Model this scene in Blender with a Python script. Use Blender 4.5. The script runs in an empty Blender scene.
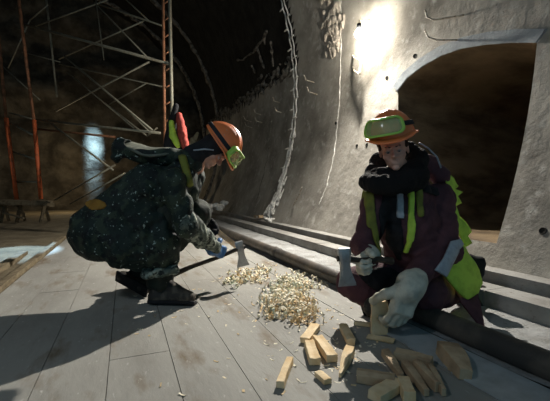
import bpy, bmesh, math, random
import numpy as np
from mathutils import Vector, Matrix
from mathutils.geometry import delaunay_2d_cdt

random.seed(7); rng = np.random.default_rng(7)
SC = bpy.context.scene
COL = SC.collection
PI = math.pi

# ------------------------------------------------------------------ camera
F = 367.0; CH = 0.8; CX, CY = 275.0, 190.0
cam = bpy.data.cameras.new('camera'); cam.sensor_width = 36.0; cam.lens = 36.0*F/550.0
cam.shift_y = -(200.5-CY)/550.0
camo = bpy.data.objects.new('camera', cam); COL.objects.link(camo)
camo.location = (0, 0, CH); camo.rotation_euler = (PI/2, 0, 0)
SC.camera = camo
cam.clip_start = .05

def W(px, py, Y): return np.array([(px-CX)/F*Y, Y, CH-(py-CY)/F*Y])
def G(px, py, h=0.0):
    return W(px, py, (CH-h)*F/(py-CY))
# tunnel frame: n to the right, t along the tunnel
NV = np.array([.9255, .3787, 0]); TV = np.array([-.3787, .9255, 0]); ZV = np.array([0, 0, 1.])
ANG = math.atan2(.3787, .9255)
def NT(n, t, z): return NV*n+TV*t+ZV*z
CN, CZ, CR = -2.6, 2.9, 6.0
def CYL(px, py, off=0.0):
    d = np.array([(px-CX)/F, 1, -(py-CY)/F]); o = np.array([0, 0, CH])
    dn = d@NV; on = -CN; dz = d[2]; oz = CH-CZ
    a = dn*dn+dz*dz; b = 2*(on*dn+oz*dz); c = on*on+oz*oz-(CR-off)**2
    s = (-b+math.sqrt(b*b-4*a*c))/(2*a)
    return o+d*s
def to_ta(p):
    n = p@NV; return (p@TV, math.atan2(p[2]-CZ, n-CN))
def from_ta(t, a, off=0.0):
    return NT(CN+(CR-off)*math.cos(a), t, CZ+(CR-off)*math.sin(a))

# ------------------------------------------------------------------ materials
def mat(name, col, rough=.8, metal=0, noise=None, bump=0, bscale=20, bdet=6, spots=None, coord='Object', stretch=None, layers=(), spec=.3):
    """noise=(scale, colour2, contrast_lo, hi); spots=list of (scale, threshold, colour)"""
    m = bpy.data.materials.new(name); m.use_nodes = True
    nt = m.node_tree; N = nt.nodes; L = nt.links
    b = N['Principled BSDF']; b.inputs['Roughness'].default_value = rough; b.inputs['Metallic'].default_value = metal
    b.inputs['Specular IOR Level'].default_value = spec
    b.inputs['Base Color'].default_value = (*col, 1)
    tc = N.new('ShaderNodeTexCoord'); src = tc.outputs[coord]
    if stretch:
        mp = N.new('ShaderNodeMapping'); mp.inputs['Scale'].default_value = stretch; L.new(src, mp.inputs[0]); src = mp.outputs[0]
    cur = None
    def nz(scale, det=5, rgh=.6):
        n = N.new('ShaderNodeTexNoise'); n.inputs['Scale'].default_value = scale; n.inputs['Detail'].default_value = det
        n.inputs['Roughness'].default_value = rgh; L.new(src, n.inputs['Vector']); return n.outputs['Fac']
    lay = ([noise] if noise else [])+list(layers)
    for (sc, c2, lo, hi) in lay:
        r = N.new('ShaderNodeMapRange'); r.inputs['From Min'].default_value = lo; r.inputs['From Max'].default_value = hi
        L.new(nz(sc), r.inputs['Value'])
        mx = N.new('ShaderNodeMix'); mx.data_type = 'RGBA'
        L.new(r.outputs[0], mx.inputs['Factor'])
        if cur is None: mx.inputs['A'].default_value = (*col, 1)
        else: L.new(cur, mx.inputs['A'])
        mx.inputs['B'].default_value = (*c2, 1); cur = mx.outputs['Result']
    if cur is not None: L.new(cur, b.inputs['Base Color'])
    if bump:
        bp = N.new('ShaderNodeBump'); bp.inputs['Strength'].default_value = 1; bp.inputs['Distance'].default_value = bump
        L.new(nz(bscale, bdet, .65), bp.inputs['Height']); L.new(bp.outputs[0], b.inputs['Normal'])
    return m

M = {}
M['wall'] = mat('sprayed_concrete', (.37, .345, .30), .9, noise=(1.3, (.20, .185, .16), .4, .65), bump=.02, bscale=5, bdet=9,
                layers=[(7, (.50, .48, .44), .55, .75), (28, (.19, .175, .155), .60, .72)])
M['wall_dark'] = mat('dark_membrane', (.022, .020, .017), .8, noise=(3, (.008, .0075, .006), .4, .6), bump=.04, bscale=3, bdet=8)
M['rock'] = mat('rough_end_face', (.13, .11, .08), .95, noise=(1.6, (.045, .037, .026), .35, .6), bump=.15, bscale=1.5, bdet=9)
M['niche'] = mat('niche_concrete', (.23, .165, .095), .95, noise=(1.5, (.09, .062, .035), .4, .65), bump=.02, bscale=6, stretch=(1, 1, 3))
M['edge'] = mat('lit_lining_edge', (.36, .39, .41), .85, noise=(8, (.26, .28, .30), .4, .7), bump=.006, bscale=20)  # light on the arch rim put into a pale bluish colour
M['plaster'] = mat('white_grout', (.80, .78, .73), .85, noise=(14, (.52, .49, .44), .45, .65), bump=.01, bscale=40)
M['grey_grout'] = mat('dusty_grout', (.20, .18, .15), .9, noise=(9, (.06, .05, .04), .45, .6), bump=.01, bscale=40)
M['plank'] = mat('floor_boards', (.32, .31, .28), .75, noise=(2.2, (.21, .20, .178), .42, .7), bump=.003, bscale=30, stretch=(1, .35, 1),
                 layers=[(5, (.15, .105, .06), .54, .72), (34, (.50, .48, .45), .63, .75)], spec=.35)
M['dirt'] = mat('packed_dirt', (.19, .155, .10), .9, noise=(3, (.10, .08, .05), .4, .7), bump=.02, bscale=12)
M['kerb'] = mat('kerb_concrete', (.33, .32, .30), .85, noise=(3, (.20, .185, .165), .4, .7), bump=.008, bscale=18, layers=[(24, (.13, .11, .09), .62, .74)])
M['slush'] = mat('gritty_strip', (.36, .36, .355), .8, noise=(5, (.24, .235, .22), .4, .65), bump=.02, bscale=16, layers=[(26, (.13, .12, .11), .6, .72)])
M['timber'] = mat('weathered_timber', (.20, .16, .10), .85, noise=(5, (.10, .075, .045), .4, .65), bump=.004, bscale=30, stretch=(4, .6, 4))
M['pipe'] = mat('dusty_pipe', (.05, .046, .042), .5, noise=(4, (.14, .115, .09), .45, .72), bump=.003, bscale=30, spec=.4)
M['rebar'] = mat('rusty_rebar', (.55, .50, .42), .6, noise=(30, (.30, .23, .16), .45, .6))
M['steel'] = mat('galvanised_tube', (.26, .25, .19), .5, metal=.2, noise=(12, (.20, .17, .12), .45, .65))
M['orange_paint'] = mat('orange_painted_steel', (.60, .13, .045), .55, noise=(9, (.30, .08, .03), .5, .65))
M['rust'] = mat('rusty_post', (.28, .12, .06), .7, noise=(9, (.12, .06, .03), .45, .65))
M['camo'] = mat('green_camouflage', (.012, .022, .018), .75, noise=(9, (.032, .046, .03), .50, .56), bump=.012, bscale=9, bdet=5,
                layers=[(15, (.008, .011, .011), .53, .58), (40, (.34, .40, .36), .63, .67)])
M['camo_light'] = mat('lit_spattered_camouflage', (.085, .105, .085), .75, noise=(13, (.30, .33, .27), .50, .56), bump=.01, bscale=14, bdet=5,
                layers=[(22, (.014, .02, .018), .52, .58), (50, (.42, .46, .42), .62, .68)])  # paler camouflage: light on the sleeve put into the colour; cuff is pale
M['camo_dark'] = mat('dark_trousers', (.016, .022, .018), .8, noise=(9, (.035, .04, .028), .45, .65), bump=.012, bscale=10, layers=[(50, (.25, .27, .25), .68, .71)])
M['maroon'] = mat('maroon_quilted_cloth', (.105, .042, .050), .85, noise=(8, (.055, .024, .031), .4, .7), bump=.012, bscale=16, bdet=6)
M['black'] = mat('black_cloth', (.010, .010, .012), .9, noise=(20, (.02, .02, .022), .4, .7), bump=.006, bscale=30)
M['fur'] = mat('black_fur', (.012, .011, .011), .95, bump=.02, bscale=90, bdet=8)
M['skin'] = mat('skin', (.50, .27, .19), .55, noise=(22, (.40, .19, .13), .45, .75), bump=.001, bscale=120)
M['skin_tan'] = mat('ruddy_skin', (.66, .38, .29), .55, noise=(22, (.52, .26, .19), .45, .75), bump=.001, bscale=120)
M['hair'] = mat('brown_hair', (.05, .035, .025), .8, bump=.003, bscale=150)
M['eye'] = mat('eye_white', (.32, .27, .25), .3)
M['iris'] = mat('dark_iris', (.03, .03, .035), .2)
M['helmet'] = mat('orange_helmet', (.86, .22, .07), .38, noise=(14, (.70, .18, .07), .5, .75), layers=[(38, (.50, .36, .28), .64, .74)], spec=.5)
M['strap'] = mat('black_strap', (.015, .017, .02), .7)
M['gog'] = mat('green_goggle_frame', (.36, .62, .10), .4, spec=.5)
M['glove_grey'] = mat('grey_work_glove', (.60, .58, .48), .85, noise=(14, (.36, .35, .29), .42, .7), bump=.006, bscale=22, layers=[(30, (.42, .43, .40), .62, .75)])
M['glove_blue'] = mat('blue_rubber_glove', (.03, .14, .36), .5, noise=(20, (.02, .08, .2), .45, .7), bump=.004, bscale=30, spec=.5)
M['hivis'] = mat('yellow_green_hivis', (.52, .74, .09), .7, noise=(14, (.36, .55, .06), .45, .7), bump=.006, bscale=18)
M['reflect'] = mat('grey_reflective_tape', (.38, .42, .46), .45, noise=(30, (.27, .30, .34), .4, .7))
M['olive'] = mat('dull_yellow_band', (.20, .21, .035), .8, noise=(14, (.12, .12, .03), .4, .7))
M['ochre'] = mat('ochre_patch', (.32, .16, .025), .8, noise=(14, (.20, .10, .02), .4, .7))
M['boot'] = mat('muddy_boot', (.035, .03, .025), .7, noise=(12, (.12, .10, .075), .5, .66), bump=.006, bscale=24)
M['axe'] = mat('worn_axe_steel', (.40, .41, .42), .42, metal=.55, noise=(14, (.25, .25, .24), .45, .68))
M['handle'] = mat('dark_handle', (.045, .035, .028), .6, noise=(12, (.09, .065, .045), .45, .65))
M['wood'] = mat('fresh_split_pine', (.82, .64, .40), .75, noise=(9, (.66, .45, .22), .42, .68), bump=.003, bscale=40, layers=[(26, (.74, .57, .34), .6, .72)])
M['wood_old'] = mat('weathered_offcut', (.56, .41, .26), .8, noise=(8, (.33, .22, .13), .42, .66), bump=.004, bscale=36)
M['shave_a'] = mat('pale_shaving', (.86, .80, .64), .7, noise=(20, (.74, .62, .42), .4, .7))
M['shave_b'] = mat('golden_shaving', (.76, .58, .34), .7, noise=(20, (.60, .40, .19), .4, .7))
M['shave_c'] = mat('greenish_shaving', (.62, .65, .52), .7)
M['red'] = mat('red_cloth', (.42, .07, .05), .8, noise=(14, (.26, .04, .035), .4, .7), bump=.006, bscale=20)
M['sheet'] = mat('crumpled_sheeting', (.50, .44, .30), .6, noise=(12, (.30, .25, .14), .4, .7), bump=.02, bscale=18)
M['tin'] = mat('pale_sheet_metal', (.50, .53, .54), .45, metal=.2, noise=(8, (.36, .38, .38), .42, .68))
M['hole'] = mat('dark_socket', (.02, .018, .015), .9)

def glass_mat(name, col, alpha):
    m = mat(name, col, .15, spec=.6); b = m.node_tree.nodes['Principled BSDF']; b.inputs['Alpha'].default_value = alpha; return m
M['lens'] = glass_mat('tinted_lens', (.62, .70, .35), .33)
def emis(name, col, s):
    m = bpy.data.materials.new(name); m.use_nodes = True; b = m.node_tree.nodes['Principled BSDF']
    b.inputs['Emission Color'].default_value = (*col, 1); b.inputs['Emission Strength'].default_value = s
    b.inputs['Base Color'].default_value = (*col, 1); return m

# ------------------------------------------------------------------ object helpers
ROOT = {}
def link(name, verts, faces, m, parent=None, smooth=True, mats=None, fm=None, rot=None):
    me = bpy.data.meshes.new(name)
    V = np.asarray(verts, float).reshape(-1, 3)
    o = bpy.data.objects.new(name, me); COL.objects.link(o)
    org = np.zeros(3)
    if parent is not None:
        r = parent
        while r.parent: r = r.parent
        org = ROOT.get(r.name, np.zeros(3)); o.parent = parent
    elif rot is None and len(V):
        org = np.array([V[:, 0].mean(), V[:, 1].mean(), V[:, 2].min()]); o.location = org; ROOT[o.name] = org
    if rot is not None:   # setting pieces keep the tunnel frame as their own axes
        o.rotation_euler = (0, 0, rot); c, s = math.cos(-rot), math.sin(-rot)
        V = np.stack([V[:, 0]*c-V[:, 1]*s, V[:, 0]*s+V[:, 1]*c, V[:, 2]], 1)
    me.from_pydata((V-org).tolist(), [], [tuple(int(i) for i in f) for f in faces])
    for mm in (mats or [m]): me.materials.append(M[mm] if isinstance(mm, str) else mm)
    if fm is not None: me.polygons.foreach_set('material_index', np.asarray(fm, dtype=np.int32))
    if smooth: me.polygons.foreach_set('use_smooth', [True]*len(me.polygons))
    me.update(); return o
def tag(o, label=None, cat=None, group=None, kind=None):
    if label: o['label'] = label
    if cat: o['category'] = cat
    if group: o['group'] = group
    if kind: o['kind'] = kind
    return o
def empty(name, loc, label, cat, group=None):
    o = bpy.data.objects.new(name, None); COL.objects.link(o); o.location = tuple(loc); ROOT[o.name] = np.array(loc, float)
    o.empty_display_size = .1
    return tag(o, label, cat, group)

class MB:
    def __init__(s): s.v = []; s.f = []; s.m = []
    def add(s, V, Fc, mi=0):
        b = len(s.v); s.v += [tuple(x) for x in V]; s.f += [tuple(i+b for i in f) for f in Fc]; s.m += [mi]*len(Fc); return s
    def box8(s, P, mi=0):
        return s.add(P, [(0, 3, 2, 1), (4, 5, 6, 7), (0, 1, 5, 4), (1, 2, 6, 5), (2, 3, 7, 6), (3, 0, 4, 7)], mi)
    def boxnt(s, n0, n1, t0, t1, z0, z1, mi=0):
        return s.box8([NT(n0, t0, z0), NT(n1, t0, z0), NT(n1, t1, z0), NT(n0, t1, z0), NT(n0, t0, z1), NT(n1, t0, z1), NT(n1, t1, z1), NT(n0, t1, z1)], mi)
    def tube(s, pts, r, seg=8, mi=0, jit=0, cap=True):
        pts = [np.array(p, float) for p in pts]; n = len(pts)
        rr = r if hasattr(r, '__len__') else [r]*n
        V = []; up = None
        for i, p in enumerate(pts):
            d = pts[min(i+1, n-1)]-pts[max(i-1, 0)]; d = d/(np.linalg.norm(d)+1e-9)
            if up is None: up = np.array([0, 0, 1.]) if abs(d[2]) < .9 else np.array([1., 0, 0])
            a = np.cross(d, up); a /= np.linalg.norm(a)+1e-9; b = np.cross(a, d); up = b
            for k in range(seg):
                q = 2*PI*k/seg; R = rr[i]*(1+(random.uniform(-jit, jit) if jit else 0))
                V.append(p+(a*math.cos(q)+b*math.sin(q))*R)
        Fc = [(i*seg+k, i*seg+(k+1) % seg, (i+1)*seg+(k+1) % seg, (i+1)*seg+k) for i in range(n-1) for k in range(seg)]
        if cap: Fc += [tuple(range(seg))[::-1], tuple((n-1)*seg+k for k in range(seg))]
        return s.add(V, Fc, mi)
    def build(s, name, m, parent=None, smooth=False, mats=None, rot=None):
        return link(name, s.v, s.f, m, parent, smooth, mats, s.m if mats else None, rot)

# ------------------------------------------------------------------ implicit surfaces
def smin(a, b, k):
    if k <= 0: return np.minimum(a, b)
    h = np.clip(.5+.5*(b-a)/k, 0, 1); return b*(1-h)+a*h-k*h*(1-h)
def cone(a, ra, b, rb):
    a = np.array(a, float); b = np.array(b, float); ab = b-a; L2 = ab@ab+1e-12
    def f(P):
        t = np.clip(((P-a)@ab)/L2, 0, 1); return np.linalg.norm(P-a-t[:, None]*ab, axis=1)-(ra+(rb-ra)*t)
    R = max(ra, rb); return f, np.minimum(a, b)-R, np.maximum(a, b)+R
def ell(c, r, Mx=None):
    c = np.array(c, float); r = np.array(r, float); A = np.eye(3) if Mx is None else np.array(Mx)
    def f(P):
        q = (P-c)@A; k0 = np.linalg.norm(q/r, axis=1); k1 = np.linalg.norm(q/r**2, axis=1)+1e-9; return k0*(k0-1)/k1
    R = max(r); return f, c-R, c+R
def rbox(c, h, rad, Mx=None):
    c = np.array(c, float); h = np.array(h, float); A = np.eye(3) if Mx is None else np.array(Mx)
    def f(P):
        q = np.abs((P-c)@A)-h+rad; return np.linalg.norm(np.maximum(q, 0), axis=1)+np.minimum(q.max(1), 0)-rad
    R = np.linalg.norm(h); return f, c-R, c+R
def func_in(frame, f, lo, hi):
    """frame=(origin, 3x3 columns=axes): evaluate f in local coordinates"""
    o, A, s = frame
    o = np.array(o, float); A = np.array(A, float)
    cs = np.array([[x, y, z] for x in (lo[0], hi[0]) for y in (lo[1], hi[1]) for z in (lo[2], hi[2])])@A.T*s+o
    return (lambda P: f((P-o)@A/s)*s), cs.min(0), cs.max(0)
class Shape:
    def __init__(s): s.ops = []
    def add(s, prim, k=.02): s.ops.append(('u', prim, k)); return s
    def cut(s, prim, k=.005): s.ops.append(('s', prim, k)); return s
    def bounds(s):
        u = [p for o, p, k in s.ops if o == 'u']; return np.min([p[1] for p in u], 0), np.max([p[2] for p in u], 0)
    def __call__(s, P):
        d = np.full(len(P), 9., dtype=float)
        for o, (f, lo, hi), k in s.ops:
            m = ((P > lo-k-.06) & (P < hi+k+.06)).all(1)
            if not m.any(): continue
            v = f(P[m])
            d[m] = smin(d[m], v, k) if o == 'u' else -smin(-d[m], v, k)
        return d
def wrinkle(P, sc, amp, seed=0):
    r = np.random.default_rng(seed+100); out = np.zeros(len(P))
    for i in range(7):
        d = r.normal(size=3); d /= np.linalg.norm(d); e = r.normal(size=3); e /= np.linalg.norm(e)
        out += np.sin((P@d)*sc*(.6+.25*i)+1.7*np.sin((P@e)*sc*.55+i)+r.uniform(0, 6))/(1+.25*i)
    return out*amp/3
def folds(P, sc, amp, seed=0):
    r = np.random.default_rng(seed+500); out = np.zeros(len(P))
    for i in range(5):
        d = r.normal(size=3); d[2] *= .6; d /= np.linalg.norm(d); e = r.normal(size=3); e /= np.linalg.norm(e); g = r.normal(size=3)
        s = np.sin((P@d)*sc*(.7+.3*i)+2.2*np.sin((P@e)*sc*.4+i)+r.uniform(0, 6)); m = .5+.5*np.sin((P@g)*sc*.3+i*2)
        out += (np.abs(s)-.5)*m/(1+.3*i)
    return -out*amp
def surfnet(fn, lo, hi, h):
    lo = np.array(lo)-2*h; hi = np.array(hi)+2*h; n = np.ceil((hi-lo)/h).astype(int)+1
    # coarse pass to find where the surface is, then fine blocks only
    B = 8; nb = np.ceil(n/B).astype(int)
    Fg = np.full(tuple(nb*B+1), 1., dtype=np.float32)
    cc = np.stack(np.meshgrid(*[np.arange(x) for x in nb], indexing='ij'), -1).reshape(-1, 3)
    cen = lo+(cc*B+B/2)*h; dv = fn(cen)
    near = np.abs(dv) < B*h*1.35
    off = np.stack(np.meshgrid(*[np.arange(B+1)]*3, indexing='ij'), -1).reshape(-1, 3)
    for c, v in zip(cc[~near], dv[~near]):
        if v < 0: Fg[c[0]*B:c[0]*B+B+1, c[1]*B:c[1]*B+B+1, c[2]*B:c[2]*B+B+1] = -1
    nc = cc[near]
    for i in range(0, len(nc), 400):
        b = nc[i:i+400]; idx = (b[:, None, :]*B+off[None]).reshape(-1, 3)
        Fg[idx[:, 0], idx[:, 1], idx[:, 2]] = fn(lo+idx*h)
    S = Fg < 0; c8 = [(i, j, k) for i in (0, 1) for j in (0, 1) for k in (0, 1)]
    sh = np.array(S.shape)-1
    sl = lambda A, o: A[o[0]:o[0]+sh[0], o[1]:o[1]+sh[1], o[2]:o[2]+sh[2]]
    cnt = sum(sl(S, o).astype(np.int8) for o in c8); act = (cnt > 0) & (cnt < 8)
    I = np.argwhere(act)
    if not len(I): return np.zeros((0, 3)), []
    acc = np.zeros((len(I), 3)); num = np.zeros(len(I))
    for a in c8:
        for ax in range(3):
            if a[ax]: continue
            b = list(a); b[ax] = 1
            fa = Fg[I[:, 0]+a[0], I[:, 1]+a[1], I[:, 2]+a[2]]; fb = Fg[I[:, 0]+b[0], I[:, 1]+b[1], I[:, 2]+b[2]]
            m = (fa < 0) != (fb < 0); t = np.where(m, fa/(fa-fb+1e-12*(fa == fb)), 0)
            p = np.tile(np.array(a, float), (len(I), 1)); p[:, ax] += t; acc[m] += p[m]; num += m
    V = lo+(I+acc/num[:, None])*h
    idx = np.full(tuple(sh), -1, dtype=np.int64); idx[I[:, 0], I[:, 1], I[:, 2]] = np.arange(len(I))
    Q = []
    for ax in range(3):
        u, w = (ax+1) % 3, (ax+2) % 3
        a = [slice(1, -1)]*3; a[ax] = slice(0, -1); b = list(a); b[ax] = slice(1, None)
        Sa = S[tuple(a)]; Sb = S[tuple(b)]; E = np.argwhere(Sa != Sb)
        o = np.array([1, 1, 1]); o[ax] = 0; E = E+o
        neg = S[E[:, 0], E[:, 1], E[:, 2]]
        def c(du, dw):
            e = E.copy(); e[:, u] -= du; e[:, w] -= dw; return idx[e[:, 0], e[:, 1], e[:, 2]]
        q = np.stack([c(1, 1), c(0, 1), c(0, 0), c(1, 0)], 1); q[~neg] = q[~neg][:, ::-1]; Q.append(q)
    Q = np.concatenate(Q); Q = Q[(Q >= 0).all(1)]
    return V, Q.tolist()
def solid(name, shape, h, m, parent=None, wr=None, keep=True):
    lo, hi = shape.bounds() if hasattr(shape, 'bounds') else (shape.lo, shape.hi)
    fn = shape if wr is None else (lambda P: shape(P)+wrinkle(P, *wr))
    V, Q = surfnet(fn, lo-.01, hi+.01, h)
    return link(name, V, Q, m, parent, True)
class Patch:
    """cloth lying on a base shape inside a region"""
    def __init__(s, base, region, off=.012, inner=-.02, wr=None):
        s.base, s.region, s.off, s.inner, s.wr = base, region, off, inner, wr; s.lo, s.hi = region.bounds()
    def __call__(s, P):
        d = s.base(P)
        if s.wr: d = d+wrinkle(P, *s.wr)
        return np.maximum(np.maximum(d-s.off, -(d-s.inner)), s.region(P))
def frame(f, u):
    """columns: x=right, y=forward f, z=up"""
    f = np.array(f, float); f /= np.linalg.norm(f); u = np.array(u, float); u = u-f*(u@f); u /= np.linalg.norm(u)
    return np.stack([np.cross(f, u), f, u], 1)

def sheet(name, pts, thick, m, parent, bulge=.01, sub=.012, seed=1, wav=.004):
    """a piece of cloth: traced edge with its own depth, solid thickness, gentle bulge"""
    P3 = [W(*p) for p in pts]; c = np.mean(P3, 0); A = np.array(P3)-c; _, _, vt = np.linalg.svd(A)
    ex, ey, ez = vt; 
    if ez[1] > 0: ez = -ez
    q2 = [(a@ex, a@ey) for a in A]; depth = [a@ez for a in A]
    dense = []; dd = []
    for i in range(len(q2)):
        a, b = np.array(q2[i]), np.array(q2[(i+1) % len(q2)]); k = max(1, int(np.linalg.norm(b-a)/sub))
        for j in range(k): dense.append(a+(b-a)*j/k); dd.append(depth[i]+(depth[(i+1) % len(q2)]-depth[i])*j/k)
    dense = np.array(dense); dd = np.array(dd); nb = len(dense)
    def inside(x, y):
        r = False; j = nb-1
        for i in range(nb):
            if (dense[i][1] > y) != (dense[j][1] > y) and x < (dense[j][0]-dense[i][0])*(y-dense[i][1])/(dense[j][1]-dense[i][1])+dense[i][0]: r = not r
            j = i
        return r
    inn = []
    lo, hi = dense.min(0), dense.max(0)
    for x in np.arange(lo[0], hi[0], sub):
        for y in np.arange(lo[1], hi[1], sub):
            if inside(x, y) and np.min(np.linalg.norm(dense-[x, y], axis=1)) > sub*.6: inn.append((x, y))
    allp = [Vector(p) for p in dense]+[Vector(p) for p in inn]
    vs, es, fs, *_ = delaunay_2d_cdt(allp, [(i, (i+1) % nb) for i in range(nb)], [list(range(nb))], 1, 1e-6)
    vs = np.array([(v.x, v.y) for v in vs]); n = len(vs)
    dist = np.linalg.norm(vs[:, None]-dense[None], axis=2); wt = 1/(dist**2+1e-5); z = (wt*dd).sum(1)/wt.sum(1); e = dist.min(1)
    z = z+bulge*(1-np.exp(-e/.03))
    top = c+vs[:, :1]*ex+vs[:, 1:]*ey+z[:, None]*ez
    top = top+wrinkle(top, 35, wav, seed)[:, None]*ez
    bot = top-ez*thick
    cntr = vs[list(fs[0])]; a2 = (cntr[1]-cntr[0])[0]*(cntr[2]-cntr[0])[1]-(cntr[1]-cntr[0])[1]*(cntr[2]-cntr[0])[0]
    Fc = [tuple(f) for f in fs]+[tuple(i+n for i in reversed(f)) for f in fs]
    cnt = {}
    for f in fs:
        for i in range(len(f)): cnt[(f[i], f[(i+1) % len(f)])] = 1
    for (a, b) in list(cnt):
        if (b, a) not in cnt: Fc.append((b, a, a+n, b+n))
    return link(name, np.concatenate([top, bot]), Fc, m, parent, True)

def R(deg): return math.radians(deg)
# ================================================================== THE SETTING
T0, T1 = -3.0, 18.0
A_FOOT = math.asin((.17-CZ)/CR); A_W = R(40)
# opening of the side tunnel, traced on the curved wall
arch_px = [(398, 91), (408, 78), (424, 66), (442, 56), (462, 49), (486, 45), (512, 43), (537, 43)]
arch = [to_ta(CYL(*p)) for p in arch_px]
a_sill = math.asin((.36-CZ)/CR)
tR = arch[-1][0]; tL = arch[0][0]
jr = [(tR, arch[-1][1]+(a_sill-arch[-1][1])*k/8) for k in range(1, 9)]
jl = [(tL-.34*(1-k/8)-.0, arch[0][1]+(a_sill-arch[0][1])*(8-k)/8) for k in range(0, 8)]
sill = [(tR+(jl[0][0]-tR)*k/8, a_sill) for k in range(1, 8)]
hole = arch+jr+sill+jl           # (t, a) loop
def wall_panel():
    pts = []; edges = []
    v0, v1 = A_FOOT*CR, A_W*CR
    def loop(L):
        b = len(pts); pts.extend([Vector(p) for p in L]); edges.extend([(b+i, b+(i+1) % len(L)) for i in range(len(L))])
    nu, nv = 84, 24
    per = [(T0+(T1-T0)*i/nu, v0) for i in range(nu)]+[(T1, v0+(v1-v0)*i/nv) for i in range(nv)]
    per += [(T1-(T1-T0)*i/nu, v1) for i in range(nu)]+[(T0, v1-(v1-v0)*i/nv) for i in range(nv)]
    loop(per); H = [(t, a*CR) for t, a in hole]; loop(H)
    Hn = np.array(H)
    def inh(x, y):
        r = False; j = len(H)-1
        for i in range(len(H)):
            if (H[i][1] > y) != (H[j][1] > y) and x < (H[j][0]-H[i][0])*(y-H[i][1])/(H[j][1]-H[i][1])+H[i][0]: r = not r
            j = i
        return r
    for i in range(1, nu*2):
        for j in range(1, nv*2):
            x = T0+(T1-T0)*i/(nu*2); y = v0+(v1-v0)*j/(nv*2)
            if x > 9 and (i % 2 or j % 2): continue
            if not inh(x, y) and np.min(np.linalg.norm(Hn-[x, y], axis=1)) > .05: pts.append(Vector((x, y)))
    vs, es, fs, *_ = delaunay_2d_cdt(pts, edges, [], 0, 1e-6)
    keep = []; fm = []
    for f in fs:
        c = sum((vs[i] for i in f), Vector((0, 0)))/len(f)
        if not inh(c.x, c.y):
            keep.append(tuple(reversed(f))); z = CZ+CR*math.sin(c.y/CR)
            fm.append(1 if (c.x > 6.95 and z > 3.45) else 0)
    return [from_ta(v.x, v.y/CR) for v in vs], keep, fm
V, Fc, fm = wall_panel()
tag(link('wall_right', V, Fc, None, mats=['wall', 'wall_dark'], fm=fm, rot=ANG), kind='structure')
def vault(name, a0, a1, m, na=20, nt=30, t0=T0, t1=T1):
    V = [from_ta(t0+(t1-t0)*i/nt, a0+(a1-a0)*j/na) for i in range(nt+1) for j in range(na+1)]
    Q = [(i*(na+1)+j, (i+1)*(na+1)+j, (i+1)*(na+1)+j+1, i*(na+1)+j+1) for i in range(nt) for j in range(na)]
    return tag(link(name, V, Q, m, rot=ANG), kind='structure')
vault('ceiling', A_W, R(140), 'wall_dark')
vault('wall_left', R(140), R(212), 'rock')
# rough end face
mb = MB(); nn = 60
Vv = []; Ff = []
for i in range(nn+1):
    for j in range(nn+1):
        n = -9+12.6*i/nn; z = -.4+9.6*j/nn
        w = wrinkle(np.array([[n, 0, z]]), 1.6, .5, 3)[0]+wrinkle(np.array([[n, 0, z]]), 5, .14, 4)[0]
        Vv.append(NT(n, 17.3+w, z))
Ff = [(i*(nn+1)+j, i*(nn+1)+j+1, (i+1)*(nn+1)+j+1, (i+1)*(nn+1)+j) for i in range(nn) for j in range(nn)]
tag(link('wall_back', Vv, [f[::-1] for f in Ff], 'rock', rot=ANG), kind='structure')
# side tunnel lining going back from the opening
dep = [0, .25, .6, 1.0, 1.5, 2.0, 2.6, 3.2]
rings = []
cz0 = .36
for k, d in enumerate(dep):
    ring = []
    for (t, a) in hole:
        p = from_ta(t, a); n = p@NV; z = p[2]
        zz = cz0+(z-cz0)*(1-.05*d) if d else z
        nn_ = n+d if d < .2 else 3.42+d*(1.0)+(n-3.42)*max(0, 1-d*1.2)
        ring.append(NT(nn_, t+(.02*d), zz))
    rings.append(ring)
nh = len(hole); V = [p for r in rings for p in r]
Fc = [(k*nh+i, k*nh+(i+1) % nh, (k+1)*nh+(i+1) % nh, (k+1)*nh+i) for k in range(len(dep)-1) for i in range(nh)]
Fc.append(tuple((len(dep)-1)*nh+i for i in range(nh)))
tag(link('wall_niche', V, Fc, 'niche', rot=ANG), kind='structure')
# added edging round the arch; its pale blue paints in the lit rim
mb = MB()
hp = [from_ta(*p) for p in arch]
cen = np.mean([from_ta(*p) for p in hole], 0)
prev = None; V = []
for i, p in enumerate(hp):
    out = p-cen; out[:] = out-NV*(out@NV); out /= np.linalg.norm(out)
    w = .12
    for q in (p+NV*.03, p-NV*.022, p-NV*.022+out*w, p+NV*.03+out*w): V.append(q)
Fc = [(i*4+k, i*4+(k+1) % 4, (i+1)*4+(k+1) % 4, (i+1)*4+k) for i in range(len(hp)-1) for k in range(4)]+[(0, 1, 2, 3), tuple(4*(len(hp)-1)+k for k in (3, 2, 1, 0))]
tag(link('trim_1', V, Fc, 'edge', smooth=False, rot=ANG), kind='structure')

# floor: wooden boards, kept in the tunnel direction
mb = MB(); n = -.343-.275*2+.02
edges_n = [-.893+.275*i for i in range(0, 10)]
for i in range(len(edges_n)-1):
    a, b = edges_n[i]+.0016, edges_n[i+1]-.0016
    cuts = [-3.0]+sorted([random.uniform(-1, 9) for _ in range(3)])+[10.5]
    for c0, c1 in zip(cuts[:-1], cuts[1:]):
        dz = random.uniform(-.003, .0)
        mb.boxnt(a, b, c0+.002, c1-.002, -.04, dz)
tag(mb.build('floor', 'plank', rot=ANG), kind='structure')
mb = MB().boxnt(-9, 3.0, -3, 18, -.12, -.045); tag(mb.build('floor_base', 'dirt', rot=ANG), kind='structure')
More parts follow.
